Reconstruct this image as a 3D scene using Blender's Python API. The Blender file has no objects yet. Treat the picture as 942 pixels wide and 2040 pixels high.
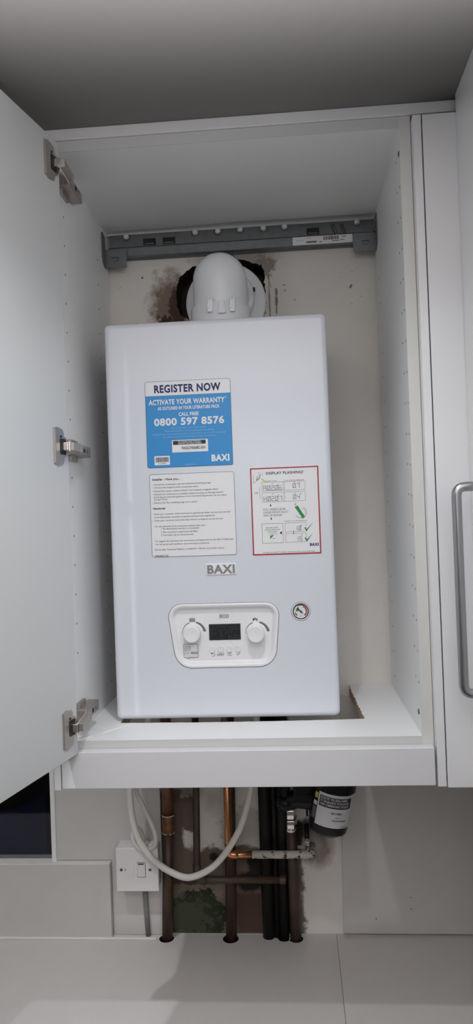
import bpy, bmesh, math, random
from mathutils import Vector, Matrix, noise
random.seed(7)
S = bpy.context.scene
COL = S.collection
PI = math.pi

# ------------------------------------------------------------------ materials
MATS = {}
def mat(name, color, rough=.5, metal=0., coat=0., bump=0., bscale=200., var=0., vscale=8., spec=.5, emit=None):
    m = bpy.data.materials.new(name); m.use_nodes = True
    nt = m.node_tree; b = nt.nodes['Principled BSDF']
    b.inputs['Base Color'].default_value = (*color, 1)
    b.inputs['Roughness'].default_value = rough
    b.inputs['Metallic'].default_value = metal
    b.inputs['Coat Weight'].default_value = coat
    b.inputs['Coat Roughness'].default_value = .08
    b.inputs['Specular IOR Level'].default_value = spec
    tc = nt.nodes.new('ShaderNodeTexCoord')
    if var:
        n = nt.nodes.new('ShaderNodeTexNoise'); n.inputs['Scale'].default_value = vscale
        n.inputs['Detail'].default_value = 6; n.inputs['Roughness'].default_value = .65
        nt.links.new(tc.outputs['Object'], n.inputs['Vector'])
        mx = nt.nodes.new('ShaderNodeMix'); mx.data_type = 'RGBA'
        mx.inputs[6].default_value = (*[c*(1-var) for c in color], 1)
        mx.inputs[7].default_value = (*[min(1, c*(1+var)) for c in color], 1)
        nt.links.new(n.outputs['Fac'], mx.inputs[0]); nt.links.new(mx.outputs[2], b.inputs['Base Color'])
    if bump:
        n = nt.nodes.new('ShaderNodeTexNoise'); n.inputs['Scale'].default_value = bscale
        n.inputs['Detail'].default_value = 3
        nt.links.new(tc.outputs['Object'], n.inputs['Vector'])
        bp = nt.nodes.new('ShaderNodeBump'); bp.inputs['Strength'].default_value = bump
        bp.inputs['Distance'].default_value = .002
        nt.links.new(n.outputs['Fac'], bp.inputs['Height']); nt.links.new(bp.outputs[0], b.inputs['Normal'])
    MATS[name] = m
    return m

gloss = mat('white_gloss', (.79, .79, .81), .14, bump=.02, bscale=60)
pelgl = mat('shaded_white_gloss', (.72, .72, .745), .22, bump=.02, bscale=60)  # white gloss with shade put into the colour, for the pelmet front
bedge = mat('shaded_board_edge', (.60, .605, .60), .45)  # shade put into the colour, for board edges that face less light
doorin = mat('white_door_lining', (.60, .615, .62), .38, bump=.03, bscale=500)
mela = mat('white_melamine', (.85, .855, .85), .45, bump=.04, bscale=600)
edge = mat('edge_banding', (.68, .672, .645), .45, var=.04, vscale=20)
boilw = mat('boiler_enamel', (.70, .725, .79), .13)
plw = mat('white_plastic', (.82, .82, .84), .3)
flw = mat('flue_plastic', (.76, .78, .81), .13)
btn = mat('button_plastic', (.76, .77, .80), .4)
chip = mat('raw_chipboard', (.40, .29, .20), .9, bump=.6, bscale=300, var=.45, vscale=150)
galv = mat('galvanised_steel', (.19, .205, .215), .5, .6, var=.25, vscale=60)
nickel = mat('nickel_plate', (.46, .42, .39), .45, .85, var=.08, vscale=30)
chrome = mat('bright_chrome', (.78, .76, .74), .18, 1.)
darkm = mat('dark_recess', (.02, .018, .016), .7)
steel = mat('brushed_steel', (.42, .42, .43), .32, 1., var=.06, vscale=50)
copper = mat('bright_copper', (.72, .33, .16), .28, 1., var=.25, vscale=40)
oldcop = mat('tarnished_copper', (.075, .042, .026), .45, .3, var=.6, vscale=25, bump=.15, bscale=200)
midcop = mat('dulled_copper', (.22, .105, .05), .4, .7, var=.6, vscale=45, bump=.1, bscale=150)
brownp = mat('brown_painted_pipe', (.075, .045, .032), .5, .1, var=.5, vscale=30, bump=.2, bscale=200)
blackp = mat('black_pipe', (.010, .008, .007), .5, spec=.3, var=.5, vscale=40, bump=.2, bscale=200)
greyp = mat('grey_conduit', (.22, .22, .22), .6, var=.4, vscale=80)
blackpl = mat('black_plastic', (.007, .007, .008), .3, spec=.35)
cablew = mat('white_cable', (.72, .69, .66), .45)
spurw = mat('switch_plastic', (.78, .76, .77), .35)
ink = mat('black_ink', (.025, .025, .03), .6)
greyink = mat('grey_ink', (.16, .16, .17), .6)
navyink = mat('navy_ink', (.012, .012, .11), .6)
paper = mat('white_label', (.80, .80, .82), .4)
bluep = mat('blue_label', (.02, .26, .62), .35)
palebl = mat('pale_blue_ink', (.30, .58, .82), .5)
redink = mat('red_ink', (.40, .02, .025), .4)
greenink = mat('green_ink', (.02, .25, .06), .5)
yelink = mat('yellow_ink', (.70, .62, .10), .5)
lcdm = mat('lcd_glass', (.030, .033, .036), .18)
lcdd = mat('lcd_digit', (.008, .008, .009), .3)
silver = mat('silver_foil', (.30, .30, .31), .35, .5, var=.25, vscale=120)
redpl = mat('red_plastic', (.20, .01, .015), .35)
tile = mat('grey_tile', (.60, .58, .565), .3, var=.07, vscale=14, bump=.02, bscale=80)
tileedge = mat('tile_edge', (.80, .78, .75), .5, var=.08, vscale=40)
quartz = mat('worktop_stone', (.66, .635, .62), .32, var=.05, vscale=25)
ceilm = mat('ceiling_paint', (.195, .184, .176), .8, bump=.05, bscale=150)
roomp = mat('room_paint', (.24, .23, .22), .85)
floorm = mat('room_floor', (.11, .10, .09), .5, var=.1)
framew = mat('window_frame_white', (.84, .83, .83), .35)
navy = mat('navy_panel', (.025, .055, .25), .45, var=.35, vscale=3)
leafm = mat('leaf_green', (.05, .10, .02), .5, var=.4, vscale=40)
potm = mat('black_pot', (.006, .006, .006), .6)
brickm = mat('dark_brick', (.055, .035, .024), .95, bump=1., bscale=90, var=.7, vscale=50)
gravel = mat('dark_gravel', (.02, .02, .02), .95)

def glass_mat():
    m = bpy.data.materials.new('window_glass'); m.use_nodes = True; nt = m.node_tree
    for n in list(nt.nodes): nt.nodes.remove(n)
    o = nt.nodes.new('ShaderNodeOutputMaterial'); mx = nt.nodes.new('ShaderNodeMixShader')
    t = nt.nodes.new('ShaderNodeBsdfTransparent'); g = nt.nodes.new('ShaderNodeBsdfGlossy')
    g.inputs['Roughness'].default_value = .03
    f = nt.nodes.new('ShaderNodeFresnel'); f.inputs['IOR'].default_value = 1.35
    nt.links.new(f.outputs[0], mx.inputs[0]); nt.links.new(t.outputs[0], mx.inputs[1])
    nt.links.new(g.outputs[0], mx.inputs[2]); nt.links.new(mx.outputs[0], o.inputs[0])
    return m
glassm = glass_mat()

class Shader:
    """small helper that layers noise-edged stains over a base colour, in object space"""
    def __init__(s, name, base, rough=.85, var=.08, vscale=12, bump=.3, bscale=120):
        s.m = mat(name, base, rough, var=var, vscale=vscale, bump=bump, bscale=bscale)
        s.nt = s.m.node_tree; s.b = s.nt.nodes['Principled BSDF']
        s.cur = s.b.inputs['Base Color'].links[0].from_socket
        s.tc = s.nt.nodes.new('ShaderNodeTexCoord')
        s.sep = s.nt.nodes.new('ShaderNodeSeparateXYZ'); s.nt.links.new(s.tc.outputs['Object'], s.sep.inputs[0])
    def math(s, op, a, b=None):
        n = s.nt.nodes.new('ShaderNodeMath'); n.operation = op
        for i, v in enumerate((a, b)):
            if v is None: continue
            if isinstance(v, (int, float)): n.inputs[i].default_value = v
            else: s.nt.links.new(v, n.inputs[i])
        return n.outputs[0]
    def noise(s, scale, detail=5):
        n = s.nt.nodes.new('ShaderNodeTexNoise'); n.inputs['Scale'].default_value = scale
        n.inputs['Detail'].default_value = detail; n.inputs['Roughness'].default_value = .65
        s.nt.links.new(s.tc.outputs['Object'], n.inputs['Vector'])
        return s.math('SUBTRACT', n.outputs['Fac'], .5)
    def ramp(s, d, soft):                       # 1 where d < 0
        n = s.nt.nodes.new('ShaderNodeMapRange'); n.inputs[1].default_value = -soft; n.inputs[2].default_value = soft
        n.inputs[3].default_value = 1; n.inputs[4].default_value = 0
        s.nt.links.new(d, n.inputs[0]); return n.outputs[0]
    def mix(s, fac, color):
        mx = s.nt.nodes.new('ShaderNodeMix'); mx.data_type = 'RGBA'
        s.nt.links.new(fac, mx.inputs[0]); s.nt.links.new(s.cur, mx.inputs[6])
        mx.inputs[7].default_value = (*color, 1); s.cur = mx.outputs[2]
        s.nt.links.new(s.cur, s.b.inputs['Base Color'])
    def ellipse(s, cx, cz, rx, rz, amp, nscale, soft, color, amount=1.):
        dx = s.math('DIVIDE', s.math('SUBTRACT', s.sep.outputs[0], cx), rx)
        dz = s.math('DIVIDE', s.math('SUBTRACT', s.sep.outputs[2], cz), rz)
        d = s.math('SUBTRACT', s.math('SQRT', s.math('ADD', s.math('MULTIPLY', dx, dx), s.math('MULTIPLY', dz, dz))), 1.)
        d = s.math('ADD', d, s.math('MULTIPLY', s.noise(nscale), amp))
        s.mix(s.math('MULTIPLY', s.ramp(d, soft), amount), color)
    def box(s, x0, x1, z0, z1, amp, nscale, soft, color, amount=1.):
        dx = s.math('SUBTRACT', s.math('ABSOLUTE', s.math('SUBTRACT', s.sep.outputs[0], (x0+x1)/2)), (x1-x0)/2)
        dz = s.math('SUBTRACT', s.math('ABSOLUTE', s.math('SUBTRACT', s.sep.outputs[2], (z0+z1)/2)), (z1-z0)/2)
        d = s.math('ADD', s.math('MAXIMUM', dx, dz), s.math('MULTIPLY', s.noise(nscale), amp))
        s.mix(s.math('MULTIPLY', s.ramp(d, soft), amount), color)
    def speck(s, x0, x1, z0, z1, nscale, thr, color):
        dx = s.math('SUBTRACT', s.math('ABSOLUTE', s.math('SUBTRACT', s.sep.outputs[0], (x0+x1)/2)), (x1-x0)/2)
        dz = s.math('SUBTRACT', s.math('ABSOLUTE', s.math('SUBTRACT', s.sep.outputs[2], (z0+z1)/2)), (z1-z0)/2)
        area = s.ramp(s.math('MAXIMUM', dx, dz), .01)
        n = s.ramp(s.math('SUBTRACT', thr, s.noise(nscale, 3)), .015)
        s.mix(s.math('MULTIPLY', area, n), color)

# upper wall and lower cavity: old plaster with paint, soot, damp and moss
w = Shader('old_plaster', (.77, .735, .695), .85, .08, 10, .35, 90)
# -- upper part, inside the cupboard
w.ellipse(-.150, .800, .042, .078, 1.8, 40, .30, (.17, .10, .06), .9)
w.ellipse(-.138, .80, .016, .055, 2.6, 90, .15, (.06, .032, .02), .9)
w.ellipse(-.162, .768, .020, .022, 2.6, 80, .15, (.035, .02, .014), .95)
w.ellipse(.05, .885, .022, .022, 2.6, 80, .2, (.09, .055, .035), .85)
w.ellipse(-.01, .905, .075, .022, 1.4, 40, .4, (.15, .10, .065), .7)
w.box(.0575, .0605, .72, .869, .004, 60, .0012, (.04, .05, .03))
w.box(.0725, .0745, .735, .835, .016, 35, .0012, (.10, .08, .06))
w.speck(-.27, -.10, .70, .90, 55, .21, (.16, .11, .08))
w.speck(.06, .12, .70, .91, 60, .20, (.20, .16, .12))
w.speck(.15, .28, .10, .25, 70, .22, (.35, .32, .28))
w.speck(.215, .265, .80, .87, 85, .17, (.22, .19, .17))
w.box(-.02, .09, .70, .95, .03, 18, .03, (.43, .40, .36), .4)
# -- lower part, the opened up cavity between the tiles
w.box(-.30, .085, -.70, -.335, .05, 28, .004, (.155, .115, .085))
w.box(-.182, -.138, -.30, -.23, .035, 45, .003, (.155, .115, .085))
w.box(-.34, -.165, -.60, -.215, .03, 30, .004, (.13, .095, .072))
w.ellipse(-.163, -.212, .034, .024, 1.2, 45, .5, (.05, .04, .034), .8)
w.ellipse(-.100, -.235, .020, .022, 1.6, 50, .6, (.22, .20, .185), .4)
w.ellipse(-.03, -.30, .05, .05, 2.0, 70, .15, (.12, .10, .085), .35)
w.ellipse(-.10, -.355, .010, .009, .5, 80, .3, (.01, .008, .006))
w.ellipse(-.115, -.420, .055, .022, 1.6, 50, .25, (.24, .185, .15), .8)
w.ellipse(-.15, -.405, .050, .008, 2.2, 60, .2, (.05, .025, .016), .8)
w.box(-.055, -.002, -.515, -.43, .012, 40, .004, (.080, .042, .030))
w.ellipse(-.142, -.485, .058, .058, 2.0, 26, .05, (.014, .021, .007))
w.ellipse(-.150, -.478, .06, .05, 3.2, 60, .10, (.030, .042, .012), .6)
w.ellipse(-.160, -.485, .050, .040, 4.5, 80, .05, (.16, .15, .12), .25)
w.ellipse(-.025, -.405, .030, .022, 1.0, 40, .2, (.012, .010, .008))
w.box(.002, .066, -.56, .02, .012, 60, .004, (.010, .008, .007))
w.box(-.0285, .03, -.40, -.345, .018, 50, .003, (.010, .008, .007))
w.box(.066, .088, -.335, -.285, .03, 60, .003, (.03, .022, .018))
w.ellipse(.098, -.300, .024, .022, 1.4, 60, .25, (.025, .018, .014), .9)
w.ellipse(.118, -.332, .030, .042, .8, 40, .35, (.15, .095, .05), .75)
w.ellipse(.106, -.330, .018, .028, .9, 50, .35, (.44, .41, .385), .8)
w.ellipse(.100, -.350, .014, .014, 1.6, 70, .4, (.12, .11, .11), .6)
w.box(.076, .084, -.60, -.345, .010, 60, .002, (.20, .16, .13), .6)
plaster = w.m

w = Shader('flaking_paint', (.58, .54, .50), .55, .1, 30, .5, 200)
w.ellipse(.04, -.331, .2, .03, 3.5, 85, .12, (.035, .028, .022), .0)
n_ = w.ramp(w.math('SUBTRACT', .085, w.noise(75, 4)), .01); w.mix(n_, (.03, .022, .018))
flake = w.m

# ------------------------------------------------------------------ object helpers
ROOT = {}
def tag(o, label=None, cat=None, group=None, kind=None):
    if label: o['label'] = label
    if cat: o['category'] = cat
    if group: o['group'] = group
    if kind: o['kind'] = kind
    return o
def thing(name, loc, label, cat, group=None):
    o = bpy.data.objects.new(name, None); COL.objects.link(o); o.location = loc
    o.empty_display_size = .02
    ROOT[o.name] = Vector(loc)
    return tag(o, label, cat, group)

class MB:
    def __init__(s): s.bm = bmesh.new(); s.mats = []
    def mi(s, m):
        if m not in s.mats: s.mats.append(m)
        return s.mats.index(m)
    def _merge(s, b, m, M=None, smooth=False):
        i = s.mi(m)
        if M is not None: b.transform(M)
        for f in b.faces: f.material_index = i; f.smooth = smooth
        me = bpy.data.meshes.new('t'); b.to_mesh(me); b.free(); s.bm.from_mesh(me); bpy.data.meshes.remove(me)
        return s
    def box(s, x0, x1, y0, y1, z0, z1, m, bev=0., M=None, seg=2):
        b = bmesh.new(); bmesh.ops.create_cube(b, size=1)
        b.transform(Matrix.Translation(((x0+x1)/2, (y0+y1)/2, (z0+z1)/2)) @ Matrix.Diagonal((abs(x1-x0), abs(y1-y0), abs(z1-z0), 1)))
        if bev: bmesh.ops.bevel(b, geom=b.edges[:], offset=bev, segments=seg, profile=.5, affect='EDGES', clamp_overlap=True)
        return s._merge(b, m, M)
    def prism(s, pts, y0, y1, m, M=None, bev=0.):          # polygon in XZ (front), extruded along Y
        b = bmesh.new(); vs = [b.verts.new((x, y0, z)) for x, z in pts]
        f = b.faces.new(vs); r = bmesh.ops.extrude_face_region(b, geom=[f])
        bmesh.ops.translate(b, vec=(0, y1-y0, 0), verts=[v for v in r['geom'] if isinstance(v, bmesh.types.BMVert)])
        bmesh.ops.recalc_face_normals(b, faces=b.faces[:])
        if bev: bmesh.ops.bevel(b, geom=[e for e in b.edges], offset=bev, segments=2, profile=.5, affect='EDGES', clamp_overlap=True)
        return s._merge(b, m, M)
    def holed(s, outer, holes, y0, y1, m, mh=None, back=True):   # plate in XZ with holes
        i, j = s.mi(m), s.mi(mh or m)
        for y in ((y0, y1) if back else (y0,)):
            b = bmesh.new()
            for loop in [outer]+holes:
                vs = [b.verts.new((x, y, z)) for x, z in loop]
                for k in range(len(vs)): b.edges.new((vs[k], vs[(k+1) % len(vs)]))
            bmesh.ops.triangle_fill(b, use_beauty=True, edges=b.edges[:], normal=(0, -1 if y == y0 else 1, 0))
            want = -1 if y == y0 else 1
            for f in b.faces:
                if f.normal.y*want < 0: f.normal_flip()
            s._merge(b, m)
        for loop, mm in [(outer, m)]+[(h, mh or m) for h in holes]:
            b = bmesh.new(); n = len(loop)
            a = [b.verts.new((x, y0, z)) for x, z in loop]; c = [b.verts.new((x, y1, z)) for x, z in loop]
            for k in range(n): b.faces.new((a[k], a[(k+1) % n], c[(k+1) % n], c[k]))
            bmesh.ops.recalc_face_normals(b, faces=b.faces[:])
            s._merge(b, mm)
        return s
    def loft(s, loops, m, cap0=False, cap1=False, smooth=True, flip=False):
        b = bmesh.new(); L = [[b.verts.new(p) for p in lp] for lp in loops]; n = len(L[0])
        for a, c in zip(L, L[1:]):
            for k in range(n): b.faces.new((a[k], a[(k+1) % n], c[(k+1) % n], c[k]))
        for f in b.faces: f.smooth = smooth
        if cap0: b.faces.new(L[0])
        if cap1: b.faces.new(L[-1])
        bmesh.ops.recalc_face_normals(b, faces=b.faces[:])
        if flip: bmesh.ops.reverse_faces(b, faces=b.faces[:])
        i = s.mi(m)
        for f in b.faces: f.material_index = i
        me = bpy.data.meshes.new('t'); b.to_mesh(me); b.free(); s.bm.from_mesh(me); bpy.data.meshes.remove(me)
        return s
    def lathe(s, prof, m, M=None, seg=40, cap=True):      # prof: (r, h) along local Z
        b = bmesh.new(); rings = []
        for r, h in prof:
            rings.append([b.verts.new((max(r, 1e-5)*math.cos(2*PI*k/seg), max(r, 1e-5)*math.sin(2*PI*k/seg), h)) for k in range(seg)])
        for a, c in zip(rings, rings[1:]):
            for k in range(seg): b.faces.new((a[k], a[(k+1) % seg], c[(k+1) % seg], c[k]))
        if cap: b.faces.new(rings[0]); b.faces.new(rings[-1])
        bmesh.ops.recalc_face_normals(b, faces=b.faces[:])
        sharp = 0.6
        for f in b.faces: f.smooth = len(f.verts) == 4
        i = s.mi(m)
        if M is not None: b.transform(M)
        for f in b.faces: f.material_index = i
        b.normal_update()
        for e in b.edges:
            if len(e.link_faces) == 2 and e.calc_face_angle(0) > sharp: e.smooth = False
        me = bpy.data.meshes.new('t'); b.to_mesh(me); b.free(); s.bm.from_mesh(me); bpy.data.meshes.remove(me)
        return s
    def cyl(s, p0, p1, r, m, seg=28, r1=None):
        p0, p1 = Vector(p0), Vector(p1); d = p1-p0
        M = Matrix.Translation(p0) @ d.to_track_quat('Z', 'Y').to_matrix().to_4x4()
        return s.lathe([(r, 0), (r if r1 is None else r1, d.length)], m, M, seg)
    def tube(s, pts, r, m, seg=16, rad=None):             # polyline tube; rad rounds the corners
        P = [Vector(p) for p in pts]
        if rad:
            Q = [P[0]]
            for a, b, c in zip(P, P[1:], P[2:]):
                u, v = (a-b).normalized(), (c-b).normalized()
                ang = math.acos(max(-1, min(1, u.dot(v)))); t = min(rad/math.tan(ang/2), (a-b).length*.49, (c-b).length*.49)
                s0, s1 = b+u*t, b+v*t
                for k in range(9):
                    q = k/8; Q.append((1-q)**2*s0+2*q*(1-q)*b+q*q*s1)
            Q.append(P[-1]); P = Q
        b = bmesh.new(); rings = []; up = None
        for i, p in enumerate(P):
            t = (P[min(i+1, len(P)-1)]-P[max(i-1, 0)]).normalized()
            if up is None: up = t.orthogonal().normalized()
            up = (up-t*up.dot(t)).normalized(); w_ = t.cross(up)
            rr = r[i] if isinstance(r, (list, tuple)) else r
            rings.append([b.verts.new(p+up*rr*math.cos(2*PI*k/seg)+w_*rr*math.sin(2*PI*k/seg)) for k in range(seg)])
        for a, c in zip(rings, rings[1:]):
            for k in range(seg): b.faces.new((a[k], a[(k+1) % seg], c[(k+1) % seg], c[k]))
        for f in b.faces: f.smooth = True
        b.faces.new(rings[0]); b.faces.new(rings[-1])
        bmesh.ops.recalc_face_normals(b, faces=b.faces[:])
        i = s.mi(m)
        for f in b.faces: f.material_index = i
        me = bpy.data.meshes.new('t'); b.to_mesh(me); b.free(); s.bm.from_mesh(me); bpy.data.meshes.remove(me)
        return s
    def ball(s, c, r, m, sc=(1, 1, 1), seg=20):
        b = bmesh.new(); bmesh.ops.create_uvsphere(b, u_segments=seg, v_segments=seg//2, radius=r)
        return s._merge(b, m, Matrix.Translation(c) @ Matrix.Diagonal((*sc, 1)), True)
    def text(s, body, x0, x1, z0, cap, m, fn=None, bold=0., y=0., digits=False):
        """flat lettering in the XZ plane filling x0..x1, baseline z0, capital height cap"""
        cu = bpy.data.curves.new('t', 'FONT'); cu.body = body; cu.size = 1.; cu.resolution_u = 3; cu.offset = bold; cu.space_character = 1.0+2.6*bold
        ob = bpy.data.objects.new('t', cu); COL.objects.link(ob)
        bpy.context.view_layer.update()
        me = bpy.data.meshes.new_from_object(ob.evaluated_get(bpy.context.evaluated_depsgraph_get()))
        bpy.data.objects.remove(ob); bpy.data.curves.remove(cu)
        xs = [v.co.x for v in me.vertices]
        if not xs: return s
        a, b_ = min(xs), max(xs); k = (x1-x0)/(b_-a); kz = cap/.69
        b = bmesh.new(); b.from_mesh(me); bpy.data.meshes.remove(me)
        for v in b.verts:
            X, Z = x0+(v.co.x-a)*k, z0+v.co.y*kz
            v.co = fn(X, y, Z) if fn else (X, y, Z)
        b.normal_update()
        return s._merge(b, m)
    def rect(s, x0, x1, z0, z1, m, y=0., fn=None):
        b = bmesh.new(); f_ = fn or (lambda X, Y, Z: (X, Y, Z))
        n = 1 if not fn else 8
        for k in range(n):
            a, c = x0+(x1-x0)*k/n, x0+(x1-x0)*(k+1)/n
            b.faces.new([b.verts.new(f_(X, y, Z)) for X, Z in ((a, z0), (c, z0), (c, z1), (a, z1))])
        return s._merge(b, m)
    def poly(s, pts, m, y=0.):
        b = bmesh.new(); b.faces.new([b.verts.new((X, y, Z)) for X, Z in pts])
        bmesh.ops.recalc_face_normals(b, faces=b.faces[:])
        for f in b.faces:
            f.normal_update()
            if f.normal.y > 0: f.normal_flip()
        return s._merge(b, m)
    def frame(s, x0, x1, z0, z1, t, m, y=0.):
        s.rect(x0, x1, z0, z0+t, m, y); s.rect(x0, x1, z1-t, z1, m, y)
        s.rect(x0, x0+t, z0+t, z1-t, m, y); s.rect(x1-t, x1, z0+t, z1-t, m, y); return s
    def ring(s, pts_o, pts_i, m, y=0.):
        b = bmesh.new(); n = len(pts_o)
        A = [b.verts.new((x, y, z)) for x, z in pts_o]; B = [b.verts.new((x, y, z)) for x, z in pts_i]
        for k in range(n): b.faces.new((A[k], A[(k+1) % n], B[(k+1) % n], B[k]))
        return s._merge(b, m)
    def move(s, v):
        bmesh.ops.translate(s.bm, vec=v, verts=s.bm.verts[:]); return s
    def build(s, name, parent=None, label=None, cat=None, group=None, kind=None, base=None):
        org = Vector((0, 0, 0))
        if parent is not None: org = ROOT[parent.name]
        if base is not None and parent is None: org = Vector(base)
        me = bpy.data.meshes.new(name)
        bmesh.ops.translate(s.bm, vec=-org, verts=s.bm.verts[:])
        s.bm.to_mesh(me); s.bm.free()
        for m in s.mats: me.materials.append(m)
        o = bpy.data.objects.new(name, me); COL.objects.link(o)
        if parent is not None: o.parent = parent
        else: o.location = org
        ROOT[o.name] = org
        return tag(o, label, cat, group, kind)

def rrect(x0, x1, z0, z1, r, n=6):
    out = []
    for cx, cz, a0 in ((x1-r, z1-r, 0), (x0+r, z1-r, PI/2), (x0+r, z0+r, PI), (x1-r, z0+r, 1.5*PI)):
        for k in range(n+1):
            a = a0+PI/2*k/n; out.append((cx+r*math.cos(a), cz+r*math.sin(a)))
    return out
def rpoly(P, R, n=7):                                     # rounded polygon
    out = []; N = len(P)
    for i in range(N):
        a, b, c = Vector(P[i-1]), Vector(P[i]), Vector(P[(i+1) % N]); r = R[i] if isinstance(R, (list, tuple)) else R
        u, v = (a-b).normalized(), (c-b).normalized(); ang = math.acos(u.dot(v)); t = r/math.tan(ang/2)
        s0, s1 = b+u*t, b+v*t; ctr = b+(u+v).normalized()*(r/math.sin(ang/2))
        a0 = math.atan2(s0.y-ctr.y, s0.x-ctr.x); a1 = math.atan2(s1.y-ctr.y, s1.x-ctr.x); d = (a1-a0+PI) % (2*PI)-PI
        for k in range(n+1): out.append((ctr.x+r*math.cos(a0+d*k/n), ctr.y+r*math.sin(a0+d*k/n)))
    return out
def circ(cx, cz, r, n=32): return [(cx+r*math.cos(2*PI*k/n), cz+r*math.sin(2*PI*k/n)) for k in range(n)]
def arcring(cx, cz, r0, r1, w0, w1, a0, a1, n=16):        # tapering arc band -> quads
    q = []
    for k in range(n+1):
        t = k/n; a = math.radians(a0+(a1-a0)*t); ww = w0+(w1-w0)*t; r = r0+(r1-r0)*t
        q.append(((cx+(r-ww/2)*math.cos(a), cz+(r-ww/2)*math.sin(a)), (cx+(r+ww/2)*math.cos(a), cz+(r+ww/2)*math.sin(a))))
    return q
def add_arc(mb, q, m, y):
    for (a, b), (c, d) in zip(q, q[1:]): mb.poly([a, b, d, c], m, y)
def jag(P, step, amp, seed):
    out = []; rnd = random.Random(seed); N = len(P)
    for i in range(N):
        a, b = Vector(P[i]), Vector(P[(i+1) % N]); n = max(1, int((b-a).length/step))
        for k in range(n):
            p = a.lerp(b, k/n); out.append((p.x+rnd.uniform(-amp, amp), p.y+rnd.uniform(-amp, amp)))
    return out

# ------------------------------------------------------------------ setting
ZC, ZW = 1.0035, -.514
CXL, CXR = -1.9, .74
hole = jag([(-.1139, .70), (-.1139, .7806), (-.130, .7877), (-.1389, .8182), (-.1378, .8506), (-.1321, .8703), (-.1153, .8855), (-.0873, .8976), (-.0644, .9087),
        (-.0391, .9143), (-.0145, .9118), (-.0073, .9027), (.0075, .9005), (.027, .8931), (.0454, .8883), (.0499, .8768), (.0503, .852),
        (.0518, .8271), (.0514, .8024), (.0477, .7803), (.047, .70)], .006, .0022, 3)
win = [(-.97, -.47), (-.4405, -.47), (-.4405, .62), (-.97, .62)]
b = MB()
b.holed([(CXL, -1.42), (CXR, -1.42), (CXR, ZC), (CXL, ZC)], [hole, win], .374, .46, plaster, brickm)
b.poly([(-.2, .68), (.1, .68), (.1, .95), (-.2, .95)], brickm, .445)
b.build('wall_back', kind='structure')
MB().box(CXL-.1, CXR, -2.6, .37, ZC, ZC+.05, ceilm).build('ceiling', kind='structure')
MB().box(CXL-.1, CXR, -2.6, .37, -1.47, -1.42, floorm).build('floor', kind='structure')
MB().box(CXL-.1, CXL, -2.6, .37, -1.42, ZC, roomp).build('wall_left', kind='structure')
MB().box(CXR, CXR+.1, -2.6, .46, -1.42, ZC, roomp).build('wall_right', kind='structure')
MB().box(CXL, CXR, -2.7, -2.6, -1.42, ZC, roomp).build('wall_front', kind='structure')
# window
wf = MB()
wf.box(-.4445, -.4345, .362, .40, -.361, .63, framew, .001)
wf.box(-.97, -.4445, .375, .40, -.375, -.3595, framew, .001)
wf.box(-.98, -.965, .362, .40, -.361, .63, framew, .001)
wf.box(-.965, -.4445, .362, .40, .615, .63, framew, .001)
window = wf.build('window_1', kind='structure')
MB().box(-.965, -.4445, .380, .384, -.3595, .615, glassm).build('window_pane', window)
MB().box(-1.6, .4, .47, 2.6, -1.05, -1.0, gravel).build('ground_outside', kind='structure')

# tiled splashback pieces
b = MB()
b.prism([(-.4345, -.357), (-.3172, -.357), (-.3172, ZW+.001), (-.2055, ZW+.001), (-.2095, -.30), (-.2085, -.12), (-.20, -.02), (-.4345, -.02)], .3665, .374, tile)
b.build('splashback_tile', base=None, label='grey wall tile behind the white switch box, cut off beside the pipes', cat='tile')
b = MB(); b.box(-1.30, -.318, .352, .374, ZW+.0005, -.3605, tile, .0012); b.box(-1.30, -.318, .3522, .374, -.3605, -.3585, tileedge)
b.build('splashback_tile', label='proud grey tile below the dark window, standing on the worktop', cat='tile')
b = MB(); b.prism([(.1645, ZW+.006), (CXR, ZW+.004), (CXR, -.02), (.1755, -.02)], .364, .374, tile)
for x, z in ((.232, -.478), (.304, -.435), (.304, -.458)): b.cyl((x, .3639, z), (x, .3643, z), .0012, ink, 10)
b.build('splashback_tile', label='wide plain grey tile right of the pipes, under the handled cupboard', cat='tile')
b = MB(); b.box(-1.30, -.2225, .345, .352, ZW, ZW+.004, tileedge, .0015)
b.build('trim_1', kind='structure')

# worktop: two slabs meeting at a thin joint
def slab(name, x0, x1, holes, label):
    b = MB(); out = [(x0, -.27), (x1, -.27), (x1, .3735), (x0, .3735)]
    for q in holes: pass
    b.holed(out, holes, 0, .03, quartz, darkm)
    b.bm.transform(Matrix.Rotation(-PI/2, 4, 'X'))          # (x, y, z) -> (x, z, -y)
    for v in b.bm.verts: v.co.z = v.co.z
    bmesh.ops.recalc_face_normals(b.bm, faces=b.bm.faces[:])
    zs = [v.co.z for v in b.bm.verts]
    b.move((0, 0, ZW-max(zs)))
    ys = [v.co.y for v in b.bm.verts]
    if min(ys) < -.3: 
        for v in b.bm.verts: v.co.y = -v.co.y
        bmesh.ops.reverse_faces(b.bm, faces=b.bm.faces[:])
    return b.build(name, label=label, cat='worktop')
slab('worktop', CXL, .1496, [circ(-.2025, .352, .0155, 20), circ(-.0685, .352, .0165, 20), circ(.042, .3555, .013, 18), circ(.0665, .353, .0145, 20)],
     'pale stone worktop slab with the pipe holes, left of the thin joint')
slab('worktop', .1504, CXR, [], 'pale stone worktop slab right of the thin joint, in shade')

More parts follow.
